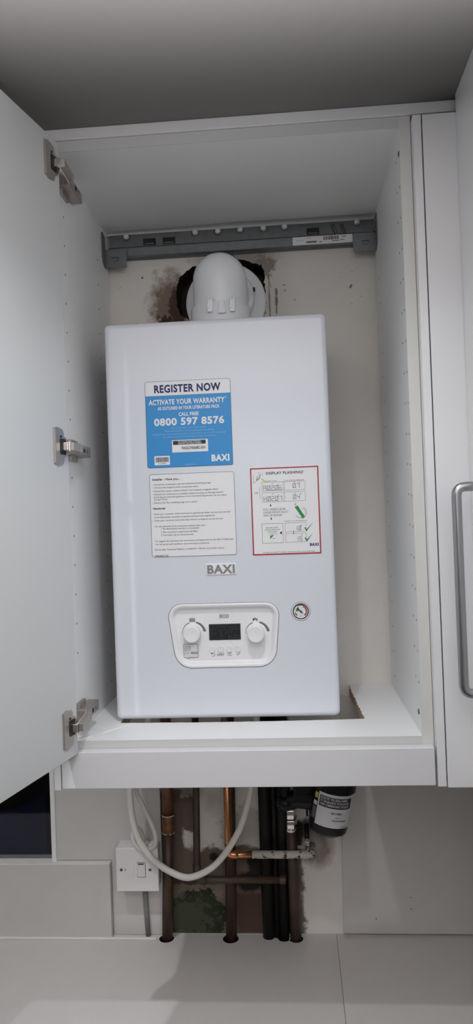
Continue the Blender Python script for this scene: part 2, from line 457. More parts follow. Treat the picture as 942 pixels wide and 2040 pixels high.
# ------------------------------------------------------------------ cupboard around the boiler
HI = .9667
cab = thing('wall_cupboard', (0, 0, -.018), 'tall open white wall cupboard holding the boiler', 'cupboard')
def side(x0, x1, face, cols, extra):
    b = MB(); b.box(x0, x1, .0005, .3655, -.018, HI+.018, mela)
    b.box(x0, x1, 0, .0008, -.018, HI+.018, edge)
    s = -1 if face > 0 else 1
    for y, z0, z1 in cols:
        z = z0
        while z < z1:
            b.cyl((face+s*.0003, y, z), (face-s*.001, y, z), .0017, darkm, 10); z += .0497
    for y, z in extra:
        b.cyl((face+s*.0015, y, z), (face-s*.001, y, z), .0045, galv, 14)
        b.cyl((face+s*.0018, y, z), (face+s*.001, y, z), .0022, darkm, 8)
    return b.build('side_panel', cab)
side(-.300, -.282, -.282, [(.0495, .135, .89), (.277, .04, .90)], [])
side(.282, .300, .282, [(.012, .082, .90), (.041, .085, .94), (.312, .03, .84)], [(.006, .9275), (.0205, .033)])
b = MB()
zt0, zt1 = HI, HI+.018
b.prism([(-.282, 0), (.282, 0), (.282, .336), (.20, .335), (.10, .336), (.0, .333), (-.06, .337), (-.15, .345), (-.21, .342), (-.282, .346)], zt0, zt1, mela)
b.bm.transform(Matrix(((1, 0, 0, 0), (0, 0, 1, 0), (0, 1, 0, 0), (0, 0, 0, 1))))
bmesh.ops.recalc_face_normals(b.bm, faces=b.bm.faces[:])
b.box(-.282, .282, -.0006, .0002, zt0, zt1, bedge)
b.build('top_panel', cab)
# thin batten that shows behind the cut top panel
MB().box(-.282, .282, .362, .372, HI-.001, HI+.018, mela).build('back_rail', cab)
# bottom board with rough cut-out
cut = [(.1947, .3735), (.1950, .34), (.1975, .28), (.1990, .22), (.2000, .17), (.2017, .1075)]
cutj = []
rn = random.Random(5)
for (x0, y0), (x1, y1) in zip(cut, cut[1:]):
    for k in range(8): cutj.append((x0+(x1-x0)*k/8+rn.uniform(-.0014, .0014), y0+(y1-y0)*k/8))
cutj.append(cut[-1])
front = [(.19-.0*k, .1125) for k in range(1)]
frontj = [(.2017-(.4277*k/40), .1075-.0015*k/40+rn.uniform(-.0007, .0007)-(.0055*math.sin(PI*k/40))) for k in range(1, 41)]
outl = [(-.282, 0), (.282, 0), (.282, .3735)] + cutj + frontj + [(-.2262, .3735), (-.282, .3735)]
b = MB(); bb = bmesh.new(); vs = [bb.verts.new((x, y, -.018)) for x, y in outl]
f = bb.faces.new(vs); r = bmesh.ops.extrude_face_region(bb, geom=[f])
bmesh.ops.translate(bb, vec=(0, 0, .018), verts=[v for v in r['geom'] if isinstance(v, bmesh.types.BMVert)])
bmesh.ops.triangulate(bb, faces=[f for f in bb.faces if len(f.verts) > 4])
bmesh.ops.recalc_face_normals(bb, faces=bb.faces[:])
ic, im = b.mi(chip), b.mi(mela)
for f in bb.faces:
    c = f.calc_center_median()
    f.material_index = ic if (abs(f.normal.z) < .5 and c.y > .09 and abs(c.x) < .28 and c.y < .373) else im
me = bpy.data.meshes.new('t'); bb.to_mesh(me); bb.free(); b.bm.from_mesh(me)
b.box(-.282, .282, -.0006, .0002, -.018, -.0001, bedge)
b.build('bottom_board', cab)

# left door, standing open, with three hinges
E0 = Vector((-.2658, -.021, 0)); DV = Vector((-.2006, -.9797, 0)); NV = Vector((.9797, -.2006, 0))
MD = Matrix(((DV.x, -NV.x, 0, E0.x), (DV.y, -NV.y, 0, E0.y), (0, 0, 1, 0), (0, 0, 0, 1)))   # local x = along door, local y = into door
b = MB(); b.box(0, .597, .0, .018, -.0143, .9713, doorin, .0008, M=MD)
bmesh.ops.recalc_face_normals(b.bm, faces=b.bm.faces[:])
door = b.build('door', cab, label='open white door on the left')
def rot_pts(pts): return [MD @ Vector(p) for p in pts]
for zc in (.929, .4768, .033):
    b = MB()
    pl = [(.0475, zc-.0275), (.0475, zc+.0275), (.036, zc+.0305), (.020, zc+.0275), (.0165, zc+.022), (.0165, zc+.0165)]
    for k in range(9):
        a = PI/2-PI*k/8; pl.append((.0145+.0155*math.cos(a)*-1 if False else .0150-.0130*math.cos(PI/2-PI/2+0)*0-.0135*math.cos(a-0)*1, zc+.0165*math.sin(a)))
    pl += [(.0165, zc-.0165), (.0165, zc-.022), (.020, zc-.0275), (.036, zc-.0305)]
    b.prism(pl, -.0022, .0001, nickel, M=MD, bev=.0005)
    b.box(.0435, .0465, -.0032, -.001, zc-.0265, zc+.0265, nickel, .0006, M=MD)
    b.prism([(.0305, zc-.0105), (.0305, zc+.0105), (.028, zc+.0125), (.012, zc+.0125), (.012, zc-.0125), (.028, zc-.0125)], -.0027, -.0015, darkm, M=MD)
    b.cyl(MD @ Vector((.027, -.0032, zc+.0155)), MD @ Vector((.027, -.001, zc+.0155)), .002, darkm, 10)
    # knuckle: comes out of the cup and crosses to the cupboard side
    b.box(.017, .025, -.013, -.0015, zc-.0065, zc+.0065, chrome, .001, M=MD)
    p0 = MD @ Vector((.020, -.0125, zc)); p1 = Vector((-.2605, .012, zc+.002)); p2 = Vector((-.2625, .026, zc+.003))
    for a_, c_ in ((p0, p1), (p1, p2)):
        d = (c_-a_); L = d.length; q = Matrix.Translation(a_) @ d.to_track_quat('X', 'Z').to_matrix().to_4x4()
        b.box(-.001, L+.001, -.0013, .0013, -.0080, .0080, chrome, .0006, M=q)
        b.box(.001, L-.001, -.0075, -.001, -.0065, .0065, nickel, .0006, M=q)
    b.box(-.2818, -.2615, .022, .100, zc-.0065, zc+.0115, nickel, .0012)
    b.box(-.2620, -.2608, .030, .094, zc-.0050, zc+.0100, nickel, .0004)
    b.box(-.2610, -.2603, .052, .062, zc-.001, zc+.006, darkm)
    b.cyl((-.2612, .044, zc+.0025), (-.2600, .044, zc+.0025), .0042, nickel, 14)
    b.cyl((-.2612, .074, zc+.0025), (-.2600, .074, zc+.0025), .0036, galv, 14)
    b.box(-.2820, -.2760, .030, .070, zc-.0165, zc+.0205, nickel, .001)
    bmesh.ops.recalc_face_normals(b.bm, faces=b.bm.faces[:])
    b.build('hinge', door, label='nickel concealed hinge')

# cornice, pelmet, fillers
b = MB(); b.box(-.62, .42, -.0045, .0140, .9852, ZC-.0002, gloss, .0012)
b.build('cornice', base=(0, .005, .9852), label='white strip filling the gap between cupboard tops and ceiling', cat='cornice')
b = MB(); b.box(-.2942, .2972, -.020, -.002, -.0715, -.0128, pelgl, .0012)
b.build('pelmet', base=(0, -.011, -.0715), label='white gloss rail under the open cupboard, above the pipes', cat='pelmet')
b = MB(); b.box(-.3068, -.2958, -.0205, -.0012, -.0735, .9715, gloss, .001); b.box(-.2965, -.2845, -.0150, -.0012, -.0120, .9713, gloss, .001)  # second box: unseen leg added behind the door to block stray light
b.build('filler_strip', base=(-.301, -.01, -.0735), label='narrow white upright strip at the left end of the pelmet', cat='filler strip')
b = MB(); b.box(.3006, .3136, -.0205, .3735, -.0735, .9755, gloss, .001)
b.build('filler_strip', base=(.307, 0, -.0735), label='tall narrow white strip between open cupboard and closed right door', cat='filler strip')

# cupboard to the right and the one standing forward at its side
rc = thing('wall_cupboard', (.52, .1, -.075), 'closed white gloss wall cupboard facing us, right of the boiler cupboard', 'cupboard')
MB().box(.3145, .735, .0, .3735, -.073, .9715, mela).build('carcass', rc)
MB().box(.3154, .735, -.0205, -.0022, -.0752, .9755, gloss, .0012).build('door', rc)
pc = thing('wall_cupboard', (.55, -.35, -.075), 'white gloss wall cupboard at the right edge, turned sideways, with long handle', 'cupboard')
MB().box(.3865, .738, -.62, -.0225, -.073, ZC-.0005, mela).build('carcass', pc)
dr = MB().box(.367, .3855, -.62, -.0215, -.0752, ZC-.0005, gloss, .0012).build('door', pc)
b = MB(); yb = -.0825
b.tube([(.3668, yb, .388), (.332, yb, .388), (.332, yb, .084), (.3668, yb, .084)], .0072, steel, 20, rad=.014)
b.build('handle', dr, label='brushed steel bow handle')

# ------------------------------------------------------------------ rail on the wall
rail = thing('suspension_rail', (0, .36, .92), 'galvanised steel hanging rail across the wall behind the flue', 'rail')
b = MB()
b.box(-.277, .279, .364, .3735, .913, .966, galv)
b.box(-.277, .279, .350, .366, .914, .9175, galv, .0008)
b.box(-.277, .279, .3475, .350, .914, .932, galv, .0008)
b.box(-.277, .279, .350, .364, .930, .9335, galv, .0008)
b.box(-.277, .279, .3600, .364, .938, .9400, galv, .0005)
for x in (-.19, -.148, .155):
    b.box(x-.013, x+.013, .3605, .364, .940, .9545, darkm, .001); b.box(x-.010, x+.010, .3590, .3625, .9415, .9440, galv, .0006)
b.tube([(.196, .3585, .957), (.2035, .3585, .936)], .0028, galv, 8); b.tube([(.214, .3585, .957), (.220, .3585, .938)], .0028, galv, 8)
b.build('channel', rail)
for sx in (-1, 1):
    b = MB(); x0, x1 = (-.2765, -.2355) if sx < 0 else (.2350, .2775)
    zo = 0 if sx < 0 else .003
    b.box(x0, x1, .338, .3405, .8885+zo, .9265+zo, galv, .0006)
    xo = -.2818 if sx < 0 else .2818
    fl = [(.338, .9515), (.318, .958), (.3125, .953), (.3125, .906), (.322, .893), (.338, .8885)]
    M = Matrix(((0, 1, 0, 0), (1, 0, 0, 0), (0, 0, 1, 0), (0, 0, 0, 1)))
    b.prism([(y, z+zo) for y, z in fl], xo, xo-sx*.0022, galv, M=M)
    b.box(min(xo, x0 if sx < 0 else x1), max(xo, x0 if sx < 0 else x1), .338, .3405, .8885+zo, .9265+zo, galv)
    cx = (x0+x1)/2+.004*(-sx)*-1
    b.cyl((cx, .3382, .909+zo), (cx, .3352, .909+zo), .0078, galv, 22)
    b.box(cx-.0074, cx+.0074, .3348, .3354, .9078+zo, .9094+zo, darkm)
    for zz in (.915, .930, .943): b.cyl((xo-sx*.002, .325, zz), (xo-sx*.0045, .325, zz), .003, galv, 12)
    bmesh.ops.recalc_face_normals(b.bm, faces=b.bm.faces[:])
    b.build('bracket', rail)
for x in (-.2386, -.0914, -.0438, .0036, .0518, .0960, .2461):
    MB().lathe([(.0060, 0), (.0062, .003), (.0050, .006), (.0025, .0075), (.0005, .008)], plw, Matrix.Translation((x, .3560, .9610)) @ Matrix.Rotation(PI, 4, 'X'), 18).build('cap', rail, label='round white cap')
b = MB(); b.rect(.1120, .2348, .9148, .9318, paper)
b.text('UTBY', .1395, .1515, .9275, .0022, greyink, y=-.0002)
b.rect(.1395, .1610, .9182, .9220, ink, y=-.0002); b.text('804.258.40', .1405, .160, .9190, .0022, paper, y=-.0004)
b.rect(.120, .136, .9240, .9245, greyink, y=-.0002)
x = .175
rb = random.Random(11)
while x < .206:
    ww = rb.choice((.0006, .001, .0016)); b.rect(x, x+ww, .9225, .9300, ink, y=-.0002); x += ww+rb.choice((.0007, .001))
for x0, x1, z in ((.166, .172, .9185), (.192, .208, .9190), (.2095, .218, .9205), (.213, .222, .9270)): b.rect(x0, x1, z, z+.0016, greyink, y=-.0002)
b.move((0, .3470, 0)); b.build('barcode_sticker', rail, label='white paper sticker with a barcode')

# ------------------------------------------------------------------ flue
FX, FY, FZ, FR = -.0325, .232, .8145, .0515
fl = thing('flue', (FX, FY, .709), 'white plastic flue elbow rising from the boiler into the wall', 'flue')
b = MB()
pts = [(FX, FY, .70), (FX, FY, .76), (FX, FY, FZ-.012)]
for k in range(1, 10):
    a = PI/2*k/10; pts.append((FX, FY+.030*(1-math.cos(a))*1.0, FZ-.012+.030*math.sin(a)*.4))
b = MB()
# upright pipe, a ball-round knee and the pipe into the wall
b.lathe([(FR, .7095), (FR, FZ)], flw, Matrix.Translation((FX, FY, 0)), 56, cap=False)
prof = []
b.ball((FX, FY, FZ), FR, flw, (1, 1, 1), 56)
b.lathe([(FR, 0), (FR, .200)], flw, Matrix.Translation((FX, FY, FZ)) @ Matrix.Rotation(-PI/2, 4, 'X'), 56)
b.build('elbow', fl)
MB().lathe([(FR-.002, .7095), (.0575, .7095), (.0575, .7555), (.0560, .7590), (FR, .7600)], flw, Matrix.Translation((FX, FY, 0)), 56).build('socket_ring', fl)
for cx, kind in ((-.047, 0), (-.0255, 1), (-.006, 0)):
    b = MB()
    yy = FY-math.sqrt(.0575**2-(cx-FX)**2)
    if kind == 0:
        b.prism([(cx-.0055, .738), (cx+.0045, .738), (cx+.0055, .7665), (cx+.0035, .7685), (cx+.0015, .762), (cx-.0050, .752)], yy-.006, yy+.004, flw, bev=.0012)
        b.prism([(cx-.0062, .744), (cx-.0005, .744), (cx-.0002, .760), (cx-.0028, .7625)], yy-.0068, yy-.004, flw, bev=.0006)
    else:
        b.prism(rpoly([(cx-.008, .735), (cx+.008, .735), (cx+.0035, .7595), (cx-.0035, .7595)], .0022, 4), yy-.0035, yy+.003, flw, bev=.001)
        b.prism(rpoly([(cx-.0055, .735), (cx+.0055, .735), (cx+.0022, .7555), (cx-.0022, .7555)], .0018, 4), yy-.0055, yy-.003, btn, bev=.0008)
    b.build('clip', fl)
b = MB(); MW = Matrix.Translation((-.0325, .372, FZ-.004)) @ Matrix.Rotation(PI/2, 4, 'X')
b.lathe([(.0515, 0), (.0845, 0), (.0845, .0035), (.0815, .006), (.0515, .006)], flw, MW, 64)
b.build('wall_plate', fl)
b = MB(); b.lathe([(.0517, 0), (.0605, 0), (.0605, .020), (.0585, .023), (.0517, .024)], flw, Matrix.Translation((-.0325, .366, FZ)) @ Matrix.Rotation(PI/2, 4, 'X'), 56)
b.box(FX+.0585, FX+.063, .348, .356, .826, .834, darkm, .001); b.build('wall_collar', fl)

# ------------------------------------------------------------------ boiler
BX, BY, BZ = -.2336, .110, .0038
BW, BH = .395, .705
boil = thing('boiler', (BX+BW/2, .24, BZ), 'white wall hung combi boiler with stickers and a control panel', 'boiler')
ORG = (BX, BY, BZ)
P_OUT = rpoly([(.0955, .2032), (.2975, .2022), (.2862, .0890), (.1110, .0886)], [.024, .024, .032, .032])
def inset(P, d):
    n = len(P); c = Vector((sum(p[0] for p in P)/n, sum(p[1] for p in P)/n)); out = []
    for i in range(n):
        a, q, e = Vector(P[i-1]), Vector(P[i]), Vector(P[(i+1) % n]); t = (e-a).normalized(); nn = Vector((t.y, -t.x))
        if (q+nn*.001-c).length > (q-c).length: nn = -nn
        out.append(tuple(q+nn*d))
    return out
GC = (.3326, .1841)
b = MB()
R0 = .009
loops = []
for ins, y in ((0, .262), (0, .009), (.0004, .0063), (.0016, .0037), (.0037, .0016), (.0063, .0004), (.009, 0)):
    loops.append([(x, y, z) for x, z in rrect(ins, BW-ins, ins, BH-ins, max(R0-ins*.4, .003), 6)])
b.loft(loops, boilw, cap0=True)
fb = MB()
bb = bmesh.new()
for loop in (rrect(.009, BW-.009, .009, BH-.009, max(R0-.009*.4, .003), 6), P_OUT, circ(GC[0], GC[1], .0160, 32)):
    vs = [bb.verts.new((x, 0, z)) for x, z in loop]
    for k in range(len(vs)): bb.edges.new((vs[k], vs[(k+1) % len(vs)]))
bmesh.ops.triangle_fill(bb, use_beauty=True, edges=bb.edges[:], normal=(0, -1, 0))
for f in bb.faces:
    if f.normal.y > 0: f.normal_flip()
b._merge(bb, boilw)
b.move(ORG); b.build('casing', boil)

# control panel: shallow dish set into the casing
b = MB(); F = .0075
lp = lambda d, y: [(x, y, z) for x, z in inset(P_OUT, d)]
b.loft([lp(.0, .010), lp(.0001, .0012), ], darkm, smooth=False)
b.loft([lp(.0006, .010), lp(.0006, .0), lp(.0012, -.0012), lp(.0026, -.0018), lp(.0055, -.0014), lp(.0078, .0005), lp(.0105, F-.001), lp(.0120, F)], plw, cap1=True)
# printed marks
KN = ((.1408, .1500), (.2532, .1476))
y = F-.0002
b.text('800', .1887, .2058, .1748, .0070, greyink, y=y, bold=.012)
for (kx, kz) in KN:
    add_arc(b, arcring(kx, kz, .0185, .0190, .0006, .0018, 185, 108), greyink, y)
    add_arc(b, arcring(kx, kz, .0195, .0215, .0030, .0050, 72, 6), greyink, y)
for k in range(5): b.rect(.1355+k*.0021, .1355+k*.0021+.0014, .1690, .1765, greyink, y=y)
b.rect(.1350, .1460, .1720, .1727, greyink, y=y)
b.rect(.2478, .2500, .1685, .1735, greyink, y=y); b.rect(.2478, .2560, .1705, .1725, greyink, y=y); b.rect(.2510, .2530, .1725, .1745, greyink, y=y); b.rect(.2545, .2562, .1680, .1725, greyink, y=y)
# key symbols
add_arc(b, arcring(.1765, .1107, .0022, .0022, .0008, .0008, -90, 90), greyink, y); b.rect(.1725, .1765, .1125, .1133, greyink, y=y); b.rect(.1735, .1765, .1081, .1089, greyink, y=y)
b.poly([(.1712, .1129), (.1735, .1145), (.1735, .1113)], greyink, y)
b.text('RESET', .1825, .1957, .1088, .0035, greyink, y=y, bold=.02)
for k in range(3): b.rect(.2020, .2080, .1085+k*.0022, .1092+k*.0022, greyink, y=y); b.rect(.2008, .2014, .1085+k*.0022, .1092+k*.0022, greyink, y=y)
b.poly([(.2165, .1110), (.2172, .1116), (.2190, .1098), (.2190, .1086)], greyink, y); b.poly([(.2190, .1086), (.2190, .1098), (.2233, .1138), (.2240, .1131)], greyink, y)
b.move(ORG); panel = b.build('control_panel', boil)
for kx, kz in KN:
    b = MB(); b.lathe([(.0150, 0), (.0152, .016), (.0147, .0185), (.0130, .0200), (.0100, .0196), (.0001, .0193)], plw, Matrix.Translation((kx, F, kz)) @ Matrix.Rotation(PI/2, 4, 'X'), 48)
    b.move(ORG); b.build('knob', panel)
# display
b = MB(); b.box(.1697, .2256, F-.0012, F+.001, .1366, .1648, lcdm, .0004)
SEG = {'O': 'abcdef', 'K': 'efgbc', '6': 'acdefg', '4': 'bcfg', 'o': 'abfg', 'A': 'abcefg', '0': 'abcdef/', '2': 'abdeg', 'H': 'bcefg', '7': 'abc', '5': 'acdfg', '1': 'bc', 'h': 'efgc'}
def seg7(mb, ch, x, z, w, h, t, m, y):
    sh = .10*h
    def q(a, c, d, e): mb.poly([a, c, d, e], m, y)
    for s_ in SEG[ch]:
        if s_ == 'a': mb.rect(x, x+w, z+h-t, z+h, m, y=y)
        if s_ == 'd': mb.rect(x, x+w, z, z+t, m, y=y)
        if s_ == 'g': mb.rect(x, x+w, z+h/2-t/2, z+h/2+t/2, m, y=y)
        if s_ == 'f': mb.rect(x, x+t, z+h/2, z+h, m, y=y)
        if s_ == 'b': mb.rect(x+w-t, x+w, z+h/2, z+h, m, y=y)
        if s_ == 'e': mb.rect(x, x+t, z, z+h/2, m, y=y)
        if s_ == 'c': mb.rect(x+w-t, x+w, z, z+h/2, m, y=y)
        if s_ == '/': mb.poly([(x+t, z+t), (x+t*1.8, z+t), (x+w-t, z+h-t), (x+w-t*1.8, z+h-t)], m, y)
yd = F-.0014
for ch, x in (('O', .1762), ('6', .1950), ('4', .2055), ('o', .2155)):
    seg7(b, ch, x, .1405, .0072, .0125, .0011, lcdd, yd)
b.rect(.1856, .1867, .1405, .1530, lcdd, y=yd); b.poly([(.1867, .1468), (.1872, .1475), (.1912, .1530), (.1920, .1530)], lcdd, yd); b.poly([(.1867, .1468), (.1872, .1460), (.1918, .1405), (.1908, .1405)], lcdd, yd)
b.poly([(.1838, .1560), (.1862, .1560), (.1850, .1592)], lcdd, yd); b.rect(.1920, .1950, .1562, .1580, lcdd, y=yd); b.rect(.2005, .2035, .1560, .1592, lcdd, y=yd)
b.move(ORG); b.build('display', panel, label='dark screen with numbers')
for kx in (.1745, .1894, .2045, .2196):
    b = MB(); b.lathe([(.0056, 0), (.0056, .0016), (.0050, .0022), (.0030, .0019), (.0001, .0018)], btn, Matrix.Translation((kx, F, .1206)) @ Matrix.Rotation(PI/2, 4, 'X') @ Matrix.Diagonal((1, 1.08, 1, 1)), 28)
    b.move(ORG); b.build('button', panel)
# small speech-bubble tag on the panel
b = MB(); tg = rpoly([(.1235, .1068), (.1295, .1068), (.1312, .1042), (.1332, .1068), (.1490, .1068), (.1490, .1308), (.1235, .1308)], [.0015, .0004, .0004, .0004, .0015, .0015, .0015], 3)
b.prism(tg, F-.0012, F-.0008, paper)
ti = inset(tg, .0006)
b.ring(tg, ti, ink, y=F-.0014)
for i_, (t_, z_) in enumerate((('Your next', .1262), ('boiler, all', .1230), ('about you', .1198))): b.text(t_, .1252, .1360, z_, .0018, ink, y=F-.0014, bold=.02)
b.text('Discover the', .1252, .1345, .1160, .0013, greyink, y=F-.0014); b.text('bright options', .1252, .1345, .1135, .0013, greyink, y=F-.0014)
b.text('BAXI', .1368, .1478, .1135, .0032, ink, y=F-.0014, bold=.03)
b.move(ORG); b.build('paper_tag', panel, label='small white tag shaped like a speech bubble')

# pressure gauge
b = MB(); MG = Matrix.Translation((GC[0], 0, GC[1])) @ Matrix.Rotation(PI/2, 4, 'X')
b.lathe([(.0160, -.006), (.0160, .0006), (.0152, .0014), (.0140, .0008)], plw, MG, 48, cap=False)
b.lathe([(.0140, .0008), (.0134, .0012), (.0124, .0006), (.0122, -.002)], darkm, MG, 48, cap=False)
b.lathe([(.01655, -.004), (.01655, .0002), (.0160, .0002)], darkm, MG, 48, cap=False)
b.move(ORG); gauge = b.build('pressure_gauge', boil, label='round pressure gauge')
b = MB(); b.lathe([(.0001, -.0012), (.0123, -.0012), (.0123, -.003)], paper, MG, 40, cap=False)
yg = .0010
add_arc(b, arcring(GC[0], GC[1], .0098, .0098, .0022, .0022, 62, -48), redink, yg)
add_arc(b, arcring(GC[0], GC[1], .0098, .0098, .0018, .0018, 190, 228), redink, yg)
for a0, a1 in ((120, 140), (140, 160), (160, 176)):
    p = [(GC[0], GC[1])]+[(GC[0]+.0088*math.cos(math.radians(a0+(a1-a0)*k/4)), GC[1]+.0088*math.sin(math.radians(a0+(a1-a0)*k/4))) for k in range(5)]
    b.poly(p, greenink, yg)
add_arc(b, arcring(GC[0], GC[1], .0108, .0108, .0012, .0012, 120, 60), ink, yg)
b.text('bar', GC[0]-.002, GC[0]+.002, GC[1]-.0085, .0018, ink, y=yg)
for a in (215, 180, 120, 60, 20, -40): b.poly(circ(GC[0]+.0075*math.cos(math.radians(a)), GC[1]+.0075*math.sin(math.radians(a)), .0006, 6), ink, yg)
b.move(ORG); b.build('dial', gauge)
b = MB(); ca, sa = math.cos(math.radians(140)), math.sin(math.radians(140))
b.prism([(GC[0]+.009*ca, GC[1]+.009*sa), (GC[0]-.004*ca-.001*sa, GC[1]-.004*sa+.001*ca), (GC[0]-.004*ca+.001*sa, GC[1]-.004*sa-.001*ca)], .0000, .0006, ink)
b.cyl((GC[0], .0006, GC[1]), (GC[0], -.0006, GC[1]), .0016, ink, 14)
b.move(ORG); b.build('needle', gauge)

# badge
b = MB(); b.box(.1692, .2228, -.0020, .0002, .2522, .2722, silver and plw, .001)
b.move(ORG); badge = b.build('badge', boil)
b = MB(); b.text('BAXI', .1715, .2200, .2552, .0142, silver, y=-.0024, bold=.035); b.move(ORG); b.build('lettering', badge, label='silver raised capital letters')

# sticker 1: blue
SY = -.0005
def sticker(outline, m, name, label, rim=None, rimw=.0007):
    b = MB(); b.prism(outline, SY, -.0001, m)
    if rim: b.ring(outline, inset(outline, rimw), rim, y=SY-.0002)
    return b
o1 = rrect(.0712, .2236, .4448, .5980, .0035, 4)
b = sticker(o1, bluep, '', '', navyink, .0005)
b.poly(rpoly([(.0717, .5725), (.2231, .5725), (.2231, .5975), (.0717, .5975)], [.0002, .0002, .0032, .0032], 4), paper, SY-.0001)
b.move(ORG); st1 = b.build('registration_sticker', boil, label='blue and white sticker')
def put(name, par, fnc, label=None):
    b = MB(); fnc(b); b.move(ORG); return b.build(name, par, label)
YT = SY-.0003
put('heading_text', st1, lambda b: b.text('REGISTER NOW', .0878, .2061, .5780, .0128, navyink, y=YT, bold=.035), 'navy heading')
def t1(b):
    b.text('ACTIVATE YOUR WARRANTY', .0772, .2125, .5565, .0086, paper, y=YT, bold=.03)
    b.text('*', .2132, .2155, .5590, .0080, paper, y=YT)
    b.text('AS OUTLINED IN YOUR LITERATURE PACK', .0930, .2030, .5470, .0054, paper, y=YT, bold=.03)
    b.text('CALL FREE', .1300, .1655, .5352, .0060, paper, y=YT, bold=.03)
    b.text('0800 597 8576', .0858, .2105, .5195, .0120, paper, y=YT, bold=.035)
put('body_text', st1, t1, 'white text')
def t1f(b):
    for t_, x0, x1, z_ in (('Lines are open 8am - 6pm, 7 days a week', .114, .178, .5128), ('* Please note the boiler must be registered within 30 days', .102, .192, .5078),
                       ('the Benchmark Commissioning Checklist completed and an annual service carried out', .082, .2125, .5025), ('For full warranty terms & conditions see our website', .101, .194, .4975)):
        b.text(t_, x0, x1, z_, .0024, palebl, y=YT)
put('fine_print', st1, t1f, 'small pale print')
put('web_address', st1, lambda b: b.text('www.baxi.co.uk', .1385, .158, .4478, .0024, palebl, y=YT), 'tiny pale print')
def t1b(b):
    b.prism(rrect(.1164, .1804, .4708, .4925, .0008, 2), SY-.0004, SY-.0001, paper)
    b.rect(.1182, .1765, .4842, .4912, ink, y=SY-.0006)
    b.text('TO ACTIVATE YOUR WARRANTY', .1275, .1680, .4884, .0022, paper, y=SY-.0008, bold=.02); b.text('REGISTER THIS SERIAL NUMBER', .1275, .1690, .4852, .0022, paper, y=SY-.0008, bold=.02)
    b.text('7NH253740068BC-BX4', .1330, .1755, .4755, .0050, ink, y=SY-.0006, bold=.02)
put('serial_label', st1, t1b, 'white serial number label')
def t1c(b):
    b.prism(rrect(.0842, .1116, .4494, .4655, .0004, 2), SY-.0004, SY-.0001, paper)
    rb = random.Random(3); x = .0865
    while x < .1090:
        ww = rb.choice((.0005, .0008, .0012)); b.rect(x, x+ww, .4545, .4632, ink, y=SY-.0006); x += ww+rb.choice((.0005, .0007))
    b.text('7720986', .0915, .1045, .4510, .0020, ink, y=SY-.0006)
put('barcode_label', st1, t1c, 'white barcode label')
put('logo_text', st1, lambda b: b.text('BAXI', .1858, .2176, .4532, .0105, paper, y=YT, bold=.05), 'white bold letters')

# sticker 2: installer checklist
o2 = rrect(.0739, .2246, .2865, .4335, .0045, 5)
b = sticker(o2, paper, '', '', ink, .0006); b.move(ORG); st2 = b.build('checklist_sticker', boil, label='white sticker with black outline')
L2 = [(128, 97, 335, 'Installer - Have you...', 1), (173, 100, 600, '\u2022 Primed the condensate trap and removed all blanking plugs?', 0), (201, 100, 490, '\u2022 Checked the integrity of the condensate drain?', 0),
 (232, 100, 660, '\u2022 Flushed the system, added inhibitor and installed a magnetic filter?', 0), (260, 100, 705, '\u2022 Allowed the combustion to stabilise before carrying out flue gas checks?', 0),
 (285, 112, 735, '(If the figures meet the guidance in the commissioning section, do not adjust', 0), (305, 114, 228, 'the gas valve)', 0), (335, 105, 485, '\u2022 Ensured the flue sampling plugs are in place?', 0),
 (385, 107, 215, 'Handover', 1), (435, 108, 770, '\u2022 Does your customer understand how to operate the boiler and use the controls?', 0), (463, 110, 635, '\u2022 Is the Benchmark checklist completed and warranty registered?', 0),
 (492, 110, 705, '\u2022 Does your customer know that they need to arrange an annual service?', 0), (545, 115, 565, '\u2022 For the warranty to be maintained, please make sure...', 0), (567, 178, 500, '1 The Benchmark checklist is completed', 0),
 (596, 178, 490, '2 The warranty is registered with Baxi', 0), (622, 180, 455, '3 The boiler has an annual service', 0), (675, 120, 795, '\u2022 To register the warranty visit www.baxi.co.uk/registration or the Baxi Toolbelt app', 0),
 (703, 133, 590, 'For full terms and conditions visit www.baxi.co.uk/terms', 0), (750, 122, 720, 'Call the Baxi Technical Helpline on 0344 871 1545 for any further advice.', 0), (805, 127, 243, '7866867-02', 2)]
def t2(want):
    def go(b):
        for z_, a, c, t_, k in L2:
            if k != want and t_ != want: continue
            sh = (z_-128)*.044; u0 = .0788+(a-97-sh)*.0002085; u1 = .0788+(c-97-sh)*.0002085
            h = .0036 if k == 1 else (.0032 if k == 2 else .0027)
            b.text(t_, u0, u1, .4242-(z_-128)*.0002-h/2, h, ink, y=YT, bold=.03 if k == 1 else 0)
    return go
put('heading_text', st2, t2('Installer - Have you...'), 'bold black heading at the top'); put('heading_text', st2, t2('Handover'), 'bold black heading in the middle')
put('part_number', st2, t2(2), 'black number at the bottom'); put('body_text', st2, t2(0), 'small black print')

